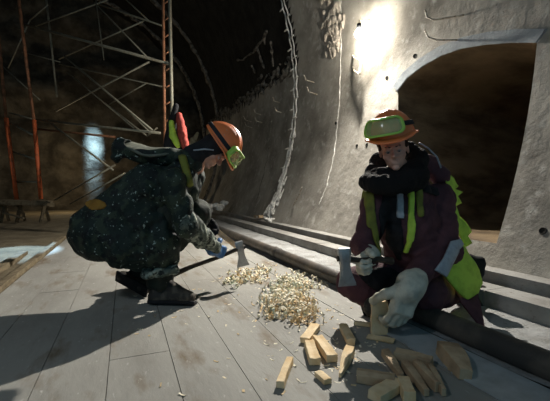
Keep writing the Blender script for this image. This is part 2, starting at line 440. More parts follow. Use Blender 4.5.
# packed ground left of the boards, gritty strip and kerbs to the right
def ground(name, n0, n1, t0, t1, z, m, amp, st=.12, ff=9):
    nu = int((n1-n0)/st)+1; nt_ = int((t1-t0)/st)+1; V = []
    for i in range(nu+1):
        for j in range(nt_+1):
            n = n0+(n1-n0)*i/nu; t = t0+(t1-t0)*j/nt_
            V.append([n, t, z])
    V = np.array(V); V[:, 2] += wrinkle(V*[1, 1, 0], ff, amp, 9); P = V[:, :1]*NV+V[:, 1:2]*TV+V[:, 2:]*ZV
    Q = [(i*(nt_+1)+j, (i+1)*(nt_+1)+j, (i+1)*(nt_+1)+j+1, i*(nt_+1)+j+1) for i in range(nu) for j in range(nt_)]
    return tag(link(name, P, Q, m, rot=ANG), kind='structure')
ground('floor_left', -8.8, -.90, -3, 17.6, -.03, 'dirt', .02, .2, 3)
ground('floor_far', -.90, 1.6, 10.4, 17.6, -.02, 'dirt', .02, .2, 3)
ground('floor_strip', 1.575, 2.32, -3, 17.6, .004, 'slush', .008, .06, 14)
def kerb(name, n0, n1, z0, z1, seg, m='kerb'):
    mb = MB(); t = -3.0
    while t < 17.5:
        e = t+seg; j = random.uniform(-.004, .004)
        P = [NT(n0+j, t+.004, z0), NT(n1, t+.004, z0), NT(n1, e-.004, z0), NT(n0+j, e-.004, z0),
             NT(n0+.012+j, t+.004, z1+j), NT(n1, t+.004, z1+j), NT(n1, e-.004, z1+j), NT(n0+.012+j, e-.004, z1+j)]
        mb.box8(P); t = e
    return tag(mb.build(name, m, rot=ANG), kind='structure')
kerb('trim_2', 2.29, 2.52, -.04, .105, 2.4)
kerb('trim_3', 2.57, 2.90, -.04, .175, 3.1)
tag(MB().boxnt(2.50, 2.60, -3, 17.5, -.04, .03).build('trim_4', 'hole', rot=ANG), kind='structure')

# ================================================================== THINGS OF THE TUNNEL
# the long pipe beside the kerb
mb = MB(); pts = [NT(1.645+.003*math.sin(t*2), t, .063) for t in np.arange(-3, 10.6, .3)]
mb.tube(pts, .060, 24)
for t in (-.2, 5.8): pass
pipe = mb.build('steel_pipe', 'pipe', smooth=True); tag(pipe, 'long dusty dark pipe lying on the floor beside the kerb', 'pipe')
mb = MB()
mb.tube([NT(1.645, 3.90, .064), NT(1.645, 4.02, .064)], .066, 24); mb.build('coupling', 'pipe', pipe, smooth=True)

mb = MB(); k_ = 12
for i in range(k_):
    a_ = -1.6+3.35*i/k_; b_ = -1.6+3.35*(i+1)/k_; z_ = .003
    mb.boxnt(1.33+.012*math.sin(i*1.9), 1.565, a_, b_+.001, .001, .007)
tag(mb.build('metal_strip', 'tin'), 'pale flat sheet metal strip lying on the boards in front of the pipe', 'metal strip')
# timber battens at the left edge of the boards
mb = MB(); mb.boxnt(-.975, -.915, -2.6, 7.0, -.035, .035)
tag(mb.build('timber_batten', 'timber'), 'long weathered timber batten along the left edge of the floor boards', 'timber')
mb = MB(); mb.boxnt(-1.25, -1.16, -2.2, 5.6, -.04, .015)
tag(mb.build('timber_batten', 'timber'), 'low dark timber batten lying on the dirt outside the board edge', 'timber')

# lamp on the wall
LP = CYL(359, 34, .25); wp = CYL(370, 20, .0)
lamp = empty('wall_lamp', wp, 'glaring bare work lamp hung high on the concrete wall', 'lamp')
bm = bmesh.new(); bmesh.ops.create_uvsphere(bm, u_segments=20, v_segments=14, radius=.06)
vv = [np.array(v.co)+LP for v in bm.verts]; ff = [[v.index for v in f.verts] for f in bm.faces]; bm.free()
bulb = link('bulb', vv, ff, emis('lamp_bulb', (1.0, .93, .80), 620), lamp)
dn = (LP-wp); 
mb = MB(); mb.tube([LP+ZV*.075, LP+ZV*.15], [.036, .030], 12); mb.build('socket', 'strap', lamp, True)
mb = MB(); mb.tube([wp, wp*.4+(LP+ZV*.2)*.6, LP+ZV*.21, LP+ZV*.15], .009, 8); mb.build('bracket', 'rebar', lamp, True)

# rebar hooks sticking out of the wall
def hook(label, pix, offs, r=.011, group=None, m='rebar', name='rebar_hook'):
    pts = [CYL(px, py, o) for (px, py), o in zip(pix, offs)]
    q = [pts[0]]
    for a, b in zip(pts[:-1], pts[1:]): q += [a+(b-a)*.15, a+(b-a)*.85, b]
    mb = MB(); mb.tube(q, r, 8); o = mb.build(name, m, smooth=True); return tag(o, label, 'rebar hook', group)
g = 'rebar hooks on the tunnel wall'
hook('square bent rebar bracket on the wall right under the lamp', [(353, 55), (354, 58), (360, 60), (360, 74), (354, 71), (353, 67)], [.0, .12, .165, .175, .12, .0], .015, g)
hooks = [((307, 80), 'upper rebar hook just right of the white grouted cable joint'), ((310, 92), 'lower rebar hook just right of the white grouted cable joint'),
         ((275, 101), 'upper rebar hook of the pair left of the grouted joint'), ((277, 111), 'lower rebar hook of the pair left of the grouted joint'),
         ((256, 113), 'upper hook of the middle pair above the squatting worker\'s helmet'), ((257, 121), 'lower hook of the middle pair above the squatting worker\'s helmet'),
         ((246, 120), 'upper hook of the pair nearest the squatting worker\'s helmet'), ((247, 126), 'lower hook of the pair nearest the squatting worker\'s helmet')]
for (x, y), lb in hooks:
    s = 1.0 if x > 300 else .75
    hook(lb, [(x-3*s, y-5*s), (x-1*s, y), (x+7*s, y+2.5*s)], [.16, .14, .0], .010, g)
hook('upper long rebar hook on the wall above the niche arch', [(425, 10), (427, 17), (434, 20), (464, 15)], [.16, .15, .12, .0], .010, g)
hook('lower long rebar hook on the wall above the niche arch', [(425, 31), (428, 37), (437, 40), (464, 40)], [.16, .15, .12, .0], .010, g)
hook('stub of rebar sticking out near the foot of the wall', [(302, 187), (299, 195), (293, 206)], [.15, .1, .0], .009, g)
# small sockets in the wall
holes = [((357, 146), 'dark anchor hole in the wall left of the kneeling worker\'s helmet'), ((367, 145), 'dark anchor hole closest to the kneeling worker\'s helmet'),
         ((336, 123), 'dark anchor hole beside the pale vertical seam'), ((543, 231), 'dark anchor hole low on the wall right of the niche'), ((387, 78), 'dark anchor hole between the lamp and the niche arch'),
         ((415, 56), 'dark anchor hole just outside the niche arch edge')]
for (x, y), lb in holes:
    p = CYL(x, y); cn = (p-(NV*CN+TV*(p@TV)+ZV*CZ)); cn /= np.linalg.norm(cn)
    mb = MB(); r_ = .022
    a = np.cross(cn, ZV); a /= np.linalg.norm(a); b = np.cross(a, cn)
    V = []
    for rr, dd in ((r_*1.35, -.001), (r_*1.2, -.008), (r_, -.008), (r_*.9, -.002)):
        for k in range(14): V.append(p+cn*dd+(a*math.cos(k*2*PI/14)+b*math.sin(k*2*PI/14))*rr)
    Fc = [(i*14+k, i*14+(k+1) % 14, (i+1)*14+(k+1) % 14, (i+1)*14+k) for i in range(3) for k in range(14)]+[tuple(42+k for k in range(14))]
    tag(link('anchor_hole', V, Fc, 'hole', smooth=False), lb, 'anchor hole', 'anchor holes in the wall')

# the grouted cable joint running up the wall
TJ = to_ta(CYL(292, 150))[0]
joint = empty('cable_joint', from_ta(TJ, A_FOOT+.01), 'white grouted cable joint with tie stubs running up the wall', 'cable')
for s_, dx in enumerate((-.060, .065)):
    mb = MB(); pts = []; rr = []
    for a in np.arange(-25.5, 24, .7):
        w = .007*math.sin(a*.9+s_*2)+.003*math.sin(a*3.1)
        pts.append(from_ta(TJ+dx+w, R(a), .05+.012*math.sin(a*1.9+s_))); rr.append(.013+.006*random.random())
    mb.tube(pts, rr, 8, jit=.2); mb.build('cable', 'plaster', joint, True)
k = 0
for a in np.arange(-16, 24, 2.05):
    k += 1; side = 1 if k % 2 else -1; c = from_ta(TJ+side*.06, R(a), .08)
    mb = MB(); e = TV*side*.12
    mb.tube([c-e*.4, c+e*.5, c+e], [.016, .017, .013], 7, jit=.15); mb.build('tie_stub', 'plaster', joint, True)
sh = Shape()
r_ = random.Random(4)
for a in np.arange(-26.2, -9, .55):
    w = (1-(a+26.2)/17.2)
    for _ in range(1+int(w*4)):
        t = TJ+r_.gauss(0, .03+.12*w*w); aa = R(a+r_.uniform(-.3, .3))
        p = from_ta(t, aa, .025+.05*r_.random()*w); q = from_ta(t+r_.gauss(0, .03), aa+R(r_.uniform(1, 2.4)), .02+.03*r_.random())
        sh.add(cone(p, r_.uniform(.014, .034), q, r_.uniform(.008, .02)), .01)
solid('grout_run', sh, .014, 'plaster', joint, (60, .006, 2))
# heap of broken stuff at its foot
sh = Shape()
for _ in range(16):
    p = NT(2.72+r_.uniform(-.1, .06), TJ-.05+r_.gauss(0, .22), .19+r_.random()*.04); sh.add(cone(p, r_.uniform(.02, .045), p+np.array([r_.gauss(0, .05), r_.gauss(0, .05), .02]), .02), .008)
tag(solid('grout_rubble', sh, .014, 'plaster', None, (60, .006, 5)), 'spill of white grout lumps at the foot of the cable joint', 'rubble', kind='stuff')
def slab(A, B, w, h, m, name, label, cat, group=None, seed=0, tip=0, lift=0, roll=0, parent=None, up=None, build_only=False):
    """a split piece of wood between two resting points; tip: how pointed the B end is"""
    r = random.Random(seed); A = np.array(A, float); B = np.array(B, float); d = B-A; L = np.linalg.norm(d); d /= L
    upv = ZV if up is None else np.array(up, float); sx = np.cross(d, upv); sx /= np.linalg.norm(sx); uz = np.cross(sx, d)
    if roll: sx, uz = sx*math.cos(roll)+uz*math.sin(roll), uz*math.cos(roll)-sx*math.sin(roll)
    V = []; ns = 7
    prof = [(-.5, 0), (.5, 0), (.5, 1), (.1, 1.0+r.uniform(-.05, .1)), (-.5, 1)]
    prof = [(x+r.uniform(-.06, .06), z+(r.uniform(-.1, .1) if z else 0)) for x, z in prof]
    bend = r.uniform(-.05, .05)
    for i in range(ns):
        u = i/(ns-1); wd = w*(1-tip*max(0, (u-.45)/.55)**1.2)*(1+r.uniform(-.04, .04)); ht = h*(1-.55*tip*max(0, (u-.5)/.5))*(1+r.uniform(-.04, .04))
        off = sx*bend*w*math.sin(u*PI)
        for x, z in prof:
            e = (r.uniform(-.05, .05)*w if i in (0, ns-1) else 0)
            V.append(A+d*(u*L+e)+off+sx*x*wd+uz*(z*ht)+ZV*lift)
    k = len(prof)
    Fc = [(i*k+j, (i+1)*k+j, (i+1)*k+(j+1) % k, i*k+(j+1) % k) for i in range(ns-1) for j in range(k)]+[tuple(range(k)), tuple((ns-1)*k+j for j in reversed(range(k)))]
    o = link(name, V, Fc, m, parent, smooth=False)
    bv = o.modifiers.new('bevel', 'BEVEL'); bv.width = .0022; bv.segments = 2; bv.limit_method = 'ANGLE'
    if label: tag(o, label, cat, group)
    return o
slab(NT(2.66, TJ+.55, .19), NT(2.62, TJ+.12, .22), .10, .06, 'wood_old', 'broken_board', 'brown broken board end lying at the foot of the cable joint', 'board', seed=3)
sh = Shape()
for _ in range(12):
    c = W(217, 207, 9.6)+np.array([r_.gauss(0, .10), r_.gauss(0, .08), r_.gauss(0, .05)]); sh.add(ell(c, (r_.uniform(.06, .13), .08, r_.uniform(.05, .08))), .03)
tag(solid('cement_lump', sh, .02, 'plaster', None, (30, .012, 6)), 'pale cement lump on the kerb just behind the squatting worker\'s face', 'cement lump')
# dripping patch of sprayed plaster, left of the lamp
sh = Shape()
for _ in range(150):
    x = r_.gauss(333, 4.5); y = r_.uniform(-12, 53); 
    if y > 30 and abs(x-333) > 7: continue
    p = CYL(x, y, r_.uniform(0, .03)); q = CYL(x+r_.uniform(-2, 2), y+r_.uniform(2, 8), .01); sh.add(cone(p, r_.uniform(.015, .045), q, r_.uniform(.008, .02)), .012)
tag(solid('plaster_patch', sh, .016, mat('warm_plaster', (.42, .37, .31), .9, bump=.01, bscale=30), None, (40, .008, 6)), 'rough dripping patch of sprayed plaster left of the lamp', 'plaster patch')
# pale thin vertical seam
def seam(pix, label, r, m, jit=.3, name='grout_seam'):
    pts = []
    for (a, b) in zip(pix[:-1], pix[1:]):
        for k in range(9): pts.append(CYL(a[0]+(b[0]-a[0])*k/9+random.uniform(-.5, .5), a[1]+(b[1]-a[1])*k/9, .0))
    pts.append(CYL(*pix[-1])); mb = MB(); mb.tube(pts, [r*random.uniform(.4, 1.2) for _ in pts], 6, jit=jit)
    return tag(mb.build(name, m, smooth=True), label, 'seam')
seam([(341, -4), (341, 40), (340, 100), (335, 150), (327, 185), (319, 205)], 'thin pale grout seam running down the wall under the lamp', .012, 'plaster')
seam([(272, 120), (267, 160), (257, 200)], 'thin grey grout seam left of the cable joint', .012, 'grey_grout')
# long horizontal construction joint of crusted grout
sh = Shape()
for _ in range(260):
    t = r_.uniform(TJ+.1, TJ+8.6); z = 3.55+r_.gauss(0, .10)+.05*math.sin(t*3); n = CN+math.sqrt(CR**2-(z-CZ)**2)
    p = NT(n-.01, t, z); q = p+TV*r_.uniform(-.15, .15)+ZV*r_.uniform(-.12, .02)-NV*.02; sh.add(cone(p, r_.uniform(.02, .06), q, r_.uniform(.012, .03)), .02)
tag(solid('crusted_joint', sh, .026, 'grey_grout', None, (25, .012, 8)), 'long crusted horizontal grout joint left of the white cable joint', 'joint')
# dangling crust above it
sh = Shape()
for pa in ([(265, 38), (258, 45), (254, 52), (247, 56)], [(258, 50), (261, 60), (264, 68)], [(271, 42), (272, 54), (273, 66)], [(238, 60), (243, 60), (247, 56)], [(266, 32), (264, 38), (265, 44)], [(252, 66), (255, 73)]):
    for a, b in zip(pa[:-1], pa[1:]):
        for k in range(3):
            p = CYL(a[0]+(b[0]-a[0])*k/3, a[1]+(b[1]-a[1])*k/3, .04); q = CYL(a[0]+(b[0]-a[0])*(k+1)/3, a[1]+(b[1]-a[1])*(k+1)/3, .04); sh.add(cone(p, r_.uniform(.02, .05), q, r_.uniform(.015, .035)), .01)
tag(solid('grout_crust', sh, .022, 'grey_grout', None, (30, .012, 9)), 'ragged crust of grout hanging on the dark wall above the horizontal joint', 'grout crust')
# lining ribs far down the tunnel
for tt, lb in ((14.0, 'crusted ring rib curving up the far right wall'),):
    mb = MB(); pts = []; rr = []
    for a in np.arange(-26, 75, 1.6): pts.append(from_ta(tt+.04*math.sin(a), R(a), .03)); rr.append(random.uniform(.05, .11))
    mb.tube(pts, rr, 8, jit=.3); tag(mb.build('ring_rib', 'grey_grout', smooth=True), lb, 'rib')
mb = MB(); pts = []; rr = []
for a in np.arange(-26, 95, 1.6): pts.append(from_ta(16.6+.04*math.sin(a), R(a), .06)); rr.append(random.uniform(.05, .12))
mb.tube(pts, rr, 8, jit=.3); tag(mb.build('ring_rib', 'grey_grout', smooth=True), 'farthest ring rib of the tunnel, next to the end face', 'rib')
# cable slung on the end face
mb = MB(); mb.tube([W(x, y, 17.0) for x, y in ((74, 148), (71, 158), (66, 172), (58, 184), (48, 191), (40, 192))], .045, 8)
tag(mb.build('slack_cable', 'hole', smooth=True), 'dark slack cable hanging in a curve behind the orange ladder frame', 'cable')
sh = Shape()
for _ in range(26):
    c = W(r_.uniform(180, 195), 0, 13.2); z = r_.uniform(.0, 2.1)*(.3+.7*(c[0]-W(180, 0, 13.2)[0])/.95)+.1; c = np.array([c[0], c[1]+r_.gauss(0, .15), z+1.2*(c[0] > W(180, 0, 13.2)[0])])
    sh.add(cone(c, r_.uniform(.08, .16), c+np.array([r_.uniform(-.1, .2), 0, r_.uniform(.1, .3)]), .05), .03)
for z in (.1, .6, 1.1): sh.add(cone(W(185, 0, 13.2)*[1, 1, 0]+[0, 0, z], .2, W(192, 0, 13.2)*[1, 1, 0]+[0, 0, z], .22), .1)
tag(solid('sheeting_heap', sh, .035, 'sheet', None, (12, .04, 10)), 'golden crumpled sheeting heaped behind the squatting worker\'s helmet', 'sheeting')

# scaffold tower
def ys(x): return 9.0-2.5*(x-20)/147
sc = empty('scaffold_tower', G(20, 222)*[1, 1, 0], 'dark tubular scaffold tower with crossed braces and orange ladder frame', 'scaffold')
def tube_px(name, x0, y0, x1, y1, r, m, back=0, over=None):
    d0 = ys(x0)+back; d1 = ys(x1)+back
    mb = MB(); A = W(x0, y0, d0); B = W(x1, y1, d1); mb.tube([A, B], r*.8, 10); return mb.build(name, m, sc, True)
mb = MB()
def post(pp, m, r=.036, dY=0, name='post'):
    mb = MB(); mb.tube([W(x, y, ys(pp[-1][0])+dY) for x, y in pp], r, 10); return mb.build(name, m, sc, True)
post([(-6, -6), (1, 62), (6, 118)], 'rust'); post([(6, 118), (17, 202)], 'orange_paint', .05)
post([(18, -6), (26, 60), (34, 120)], 'rust'); post([(34, 120), (41, 199)], 'orange_paint', .046)
post([(46, -4), (57, 97)], 'steel', .026, 1.6)
post([(163, -6), (165, 160)], 'rust', .026, 0); post([(169.5, -6), (173, 160)], 'steel', .030, 0)
for y in range(4, 150, 17): 
    mb = MB(); mb.tube([W(163.5, y, ys(165)), W(171.5, y-5, ys(165))], .014, 8); mb.build('rung', 'rust', sc, True)
for x0, y0, x1, y1 in ((10, 123, 35, 136), (13, 152, 38, 160), (16, 182, 40, 182)):
    mb = MB(); mb.tube([W(x0, y0, ys(14)), W(x1, y1, ys(38))], .024, 8); mb.build('rung', 'steel', sc, True)
br = [(26, 25, 170, 64, .034, 0), (36, 26, 108, 0, .022, 1.2), (95, 3, 163, 26, .024, 1.2), (95, 3, 149, 59, .018, .3), (59, 59, 144, 21, .022, 1.2), (56, 111, 149, 62, .022, .2),
      (64, 56, 152, 130, .024, .1), (59, 64, 164, 87, .020, 1.2), (67, 72, 134, 128, .018, .9), (108, 105, 147, 83, .018, .9), (10, 113, 36, 120, .024, .1), (36, 120, 160, 133, .032, .1),
      (46, 120, 113, 170, .026, .1), (55, 200, 115, 165, .022, .1), (105, 103, 147, 136, .018, .9), (116, 100, 151, 133, .018, .6), (147, 136, 157, 128, .02, .4), (70, 204, 125, 173, .02, .4),
      (8, 68, 30, 20, .02, 1.2), (30, 20, 48, 5, .02, 1.2), (22, 52, 60, 62, .018, 1.2), (0, 64, 40, 100, .02, .6), (96, 0, 104, 60, .018, 1.9), (120, -6, 150, 22, .02, 1.2)]
for x0, y0, x1, y1, r, b in br: tube_px('brace', x0, y0, x1, y1, r, 'steel' if r > .03 else 'steel', b)
tube_px('crossbar', 36, 129, 115, 137, .03, 'rust', .5)
# low trestle bench under the orange frame
tr = empty('trestle', G(25, 224)*[1, 1, 0], 'low rough wooden trestle under the orange ladder frame', 'trestle')
mb = MB(); 
def bar(a, b, w, name, m='timber', par=tr):
    o = slab(a, b, w, w*.7, m, name, None, None, seed=int(abs(a[0]*100)), parent=par); return o
bar(W(-12, 204, 9), W(50, 205.5, 8.6), .16, 'plank'); bar(W(-12, 207, 9.6), W(52, 207, 9.2), .16, 'plank')
for x in (4, 20, 44):
    bar(G(x-3, 223, -.02), W(x+1, 205, 9), .07, 'leg'); bar(G(x+5, 221, -.02), W(x, 205, 9.2), .07, 'leg')
bar(W(2, 213, 9), W(24, 219, 8.8), .05, 'brace')

# cloth bundle hanging on the scaffold pole behind the squatting worker
hb = empty('hanging_vest', W(178, 152, 4.6), 'red garment with yellow-green stripe hanging on the scaffold pole', 'garment')
YB = 4.6
sh = Shape().add(cone(W(179, 115, YB), .035, W(183, 135, YB), .06)).add(cone(W(183, 135, YB), .06, W(186, 149, YB), .045))
solid('red_sleeve', sh, .012, 'red', hb, (30, .012, 3))
sh = Shape().add(cone(W(171.5, 122, YB-.02), .03, W(173, 136, YB-.02), .045)).add(cone(W(173, 136, YB-.02), .045, W(178, 146, YB-.02), .03))
solid('yellow_stripe', sh, .012, 'hivis', hb, (30, .006, 4))
sh = Shape().add(cone(W(176, 106, YB), .03, W(173, 118, YB), .05)).add(cone(W(173, 118, YB+.03), .05, W(168, 146, YB+.03), .06)).add(cone(W(168, 146, YB+.03), .06, W(180, 150, YB+.03), .04))
solid('dark_lining', sh, .012, 'black', hb, (30, .01, 5))

# ================================================================== WOOD ON THE FLOOR
gw = 'split wood pieces on the floor'
def chunk(a, b, w, h, label, m='wood', tip=0, seed=0, group=gw, lift=0, hb_=0.0):
    return slab(G(*a), G(*b)+ZV*hb_, w, h, m, 'wood_chunk', label, 'piece of wood', group, seed, tip, lift=.002+lift)
chunk((280, 389), (290, 363), .034, .030, 'lone pale wood block left of all the other pieces', seed=1)
chunk((305, 344), (316, 329), .056, .028, 'flat pale block at the front edge of the shavings heap', seed=2)
chunk((315, 366), (309, 347), .050, .036, 'pale block just below the flat block by the shavings heap', seed=3)
chunk((332, 363), (317, 342), .050, .036, 'pale block leaning away to the right below the shavings heap', seed=5)
chunk((328, 385), (318, 376), .040, .022, 'small thin wood chip block lying below the three pale blocks', seed=6)
chunk((350, 352), (340, 378), .045, .034, 'pale wedge with pointed near end in the middle of the floor', tip=.75, seed=7)
chunk((343, 330), (351, 346), .044, .035, 'short pale block beside the plank being held', seed=8)
chunk((357, 381), (395, 387), .050, .042, 'brown-sided block lying crossways near the photo\'s lower edge', 'wood_old', seed=9)
chunk((398, 388), (374, 402), .060, .035, 'bright flat block in front of the brown-sided block', seed=10)
chunk((403, 387), (410, 404), .045, .045, 'pale stub at the bottom edge between the piles', seed=11)
chunk((385, 356), (402, 380), .038, .034, 'pointed stick at the left of the wood pile', tip=.5, seed=12, m='wood_old')
chunk((395, 358), (432, 368), .050, .040, 'long brown billet lying across the back of the wood pile', 'wood_old', seed=13)
chunk((405, 368), (427, 397), .036, .036, 'long pale stick in the middle of the wood pile', 'wood_old', tip=.4, seed=14)
chunk((416, 371), (438, 393), .034, .044, 'upright-edged stick second from the right of the pile', 'wood_old', tip=.3, seed=15)
chunk((430, 372), (444, 397), .026, .040, 'thin stick at the right edge of the wood pile', 'wood_old', tip=.3, seed=16)
chunk((447, 355), (466, 381), .095, .065, 'big rough brown wood block by the dark pipe', 'wood_old', tip=.5, seed=17)
chunk((354, 325), (370, 327), .028, .022, 'small bright stick behind the plank being held', seed=18)
slab(W(380, 336, 2.03), W(380, 302, 2.03), .095, .035, 'wood', 'wood_plank', 'upright tan plank held on the floor by the grey glove', 'plank', seed=21, up=(0, 1, 0))
slab(G(367, 338, 0)*[1, 1, 0]+ZV*.002, G(394, 343, 0)+ZV*.002, .05, .012, 'wood', 'wood_chunk', 'thin splinter board lying at the foot of the held plank', 'piece of wood', gw, seed=22)

def curl(mb, p, mi, L, w, rad, r, flat=.4):
    """one thin curled shaving"""
    th = r.uniform(0, 2*PI); ph = r.uniform(-.6, .6)*flat*2; d = np.array([math.cos(th), math.sin(th), 0]); s_ = np.array([-math.sin(th), math.cos(th), math.sin(ph)]); s_ /= np.linalg.norm(s_)
    n = 7; tot = L/rad; V = []
    ph0 = r.uniform(0, 2*PI) if tot > 3 else -PI/2-tot/2
    for i in range(n):
        q = ph0+tot*i/(n-1); c = p+d*math.cos(q)*rad+ZV*(math.sin(q)*rad+rad*.9)+s_*w*.3*i/(n-1)
        V += [c-s_*w/2, c+s_*w/2]
    V2 = [v+ZV*.0012+d*.0006 for v in V]; nn = len(V)
    Fc = [(2*i, 2*i+1, 2*i+3, 2*i+2) for i in range(n-1)]; Fb = [tuple(nn+k for k in reversed(f)) for f in Fc]
    side = [(2*i, 2*i+2, nn+2*i+2, nn+2*i) for i in range(n-1)]+[(2*i+3, 2*i+1, nn+2*i+1, nn+2*i+3) for i in range(n-1)]
    mb.add(V+V2, Fc+Fb+side, mi)
r = random.Random(11); mb = MB()
pile = [(290, 292, 13, 14, 320), (284, 303, 16, 10, 300), (302, 312, 12, 9, 200), (296, 284, 18, 7, 160), (275, 308, 12, 9, 110)]
hc = G(290, 303)
for cx, cy, sx, sy, n in pile:
    for _ in range(n):
        x, y = r.gauss(cx, sx*.62), r.gauss(cy, sy*.62)
        if y < 262 or x > 332: continue
        p = G(x, y); dd = math.hypot((x-290)/22, (y-300)/18); hgt = max(0, .045*(1-dd))*r.random()
        gold = r.random() < (.10+.5*max(0, (y-300)/20))
        curl(mb, p+ZV*(hgt+.002), 1 if gold else (2 if r.random() < .25 else 0), r.uniform(.03, .13), r.uniform(.005, .020), r.choice([.012, .018, .03, .05]), r)
o = mb.build('wood_shavings', None, mats=['shave_a', 'shave_b', 'shave_c']); tag(o, 'heap of pale curled wood shavings in the middle of the floor', 'wood shavings', kind='stuff')
mb = MB()
for cx, cy, sx, sy, n in [(248, 277, 13, 5, 150), (232, 282, 9, 4, 50), (262, 270, 10, 4, 40)]:
    for _ in range(n):
        x, y = r.gauss(cx, sx*.7), r.gauss(cy, sy*.7)
        curl(mb, G(x, y)+ZV*.003, r.choice([0, 0, 2, 1]), r.uniform(.03, .08), r.uniform(.008, .022), r.uniform(.015, .04), r)
o = mb.build('wood_shavings', None, mats=['shave_a', 'shave_b', 'shave_c']); tag(o, 'thin spread of pale shavings under the squatting worker\'s hatchet', 'wood shavings', kind='stuff')
mb = MB()
for _ in range(230):
    z = r.random()
    if z < .5: x, y = r.gauss(345, 34), r.gauss(338, 26)
    elif z < .8: x, y = r.gauss(240, 40), r.gauss(300, 24)
    else: x, y = r.uniform(120, 460), r.uniform(262, 400)
    if y < 262 or y > 400 or x > 395: continue
    curl(mb, G(x, y)+ZV*.002, r.choice([0, 0, 1]), r.uniform(.012, .035), r.uniform(.004, .012), r.uniform(.02, .05), r, .2)
o = mb.build('wood_chips', None, mats=['shave_a', 'shave_b']); tag(o, 'small pale wood chips scattered over the floor boards', 'wood chips', kind='stuff')
# ================================================================== PEOPLE
def head_ops(S, O, A, s=1.0):
    fr = (O, A, s)
    def u(p, k): f, lo, hi = p; S.add(func_in(fr, f, lo, hi), k)
    def c(p, k): f, lo, hi = p; S.cut(func_in(fr, f, lo, hi), k)
    u(ell((0, -.012, .03), (.076, .096, .10)), .01)
    u(ell((0, .028, -.045), (.058, .066, .078)), .03)
    u(cone((-.030, .082, .017), .012, (.030, .082, .017), .012), .012)
    u(cone((0, .088, .008), .008, (0, .112, -.030), .0125), .008)
    for x in (-1, 1):
        u(ell((x*.012, .101, -.034), (.008, .010, .008)), .005)
        c(ell((x*.031, .103, -.002), (.019, .016, .013)), .012)
        u(cone((x*.020, .090, .0045), .0065, (x*.042, .086, .004), .0065), .004)
        u(ell((x*.040, .062, -.032), (.024, .024, .022)), .02)
        u(ell((x*.079, -.008, -.008), (.010, .021, .033)), .006)
        c(ell((x*.088, -.004, -.006), (.006, .011, .018)), .004)
    u(cone((-.019, .088, -.062), .0065, (.019, .088, -.062), .0065), .006)
    u(cone((-.016, .088, -.074), .0075, (.016, .088, -.074), .0075), .005)
    c(cone((-.022, .098, -.068), .0022, (.022, .098, -.068), .0022), .003)
    u(ell((0, .078, -.103), (.022, .020, .018)), .015)
def loc(O, A, p, s=1.0): return np.array(O)+np.array(A)@(np.array(p)*s)
def eyes(parent, O, A, down=.4):
    for x in (-1, 1):
        c = loc(O, A, (x*.031, .0825, -.003)); V, Q = surfnet(*ell(c, (.0125,)*3), .002); e = link('eye', V, Q, 'eye', parent)
        fwd = A@np.array([0, 1, -down]); fwd /= np.linalg.norm(fwd)
        V, Q = surfnet(*ell(c+fwd*.0075, (.0065,)*3), .0013); link('iris', V, Q, 'iris', e)
def brows(parent, O, A):
    for x in (-1, 1):
        S = Shape().add(cone(loc(O, A, (x*.016, .094, .020)), .004, loc(O, A, (x*.044, .083, .024)), .003), .002)
        solid('eyebrow', S, .0025, 'hair', parent)

def helmet(parent, O, A, s):
    fr = (O, A, s)
    def shell(P):
        e = ell((0, -.005, .035), (.112, .135, .138)); d = e[0](P); r2 = np.abs(P[:, 0])
        ridge = np.where((P[:, 2] > .07), .004*np.exp(-(r2/.010)**2)+.003*np.exp(-((r2-.035)/.007)**2), 0)
        d = d-ridge
        a = np.maximum(d, -(d+.007)); a = np.maximum(a, .040-P[:, 2])
        q = np.sqrt((P[:, 0]/.128)**2+((P[:, 1]-.020)/np.where(P[:, 1] > 0, .150, .145))**2)
        q2 = np.sqrt((P[:, 0]/.106)**2+((P[:, 1]+.005)/.128)**2)
        zc = .044-.30*np.maximum(P[:, 1]-.09, 0)
        b = np.maximum(np.maximum((q-1)*.13, (1-q2)*.11), np.abs(P[:, 2]-zc)-.0045)
        return smin(a, b, .006)
    lo, hi = np.array([-.16, -.18, .0]), np.array([.16, .22, .19])
    f, l, h = func_in(fr, shell, lo, hi); V, Q = surfnet(f, l, h, .0042)
    hl = link('helmet', V, Q, 'helmet', parent)
    return hl
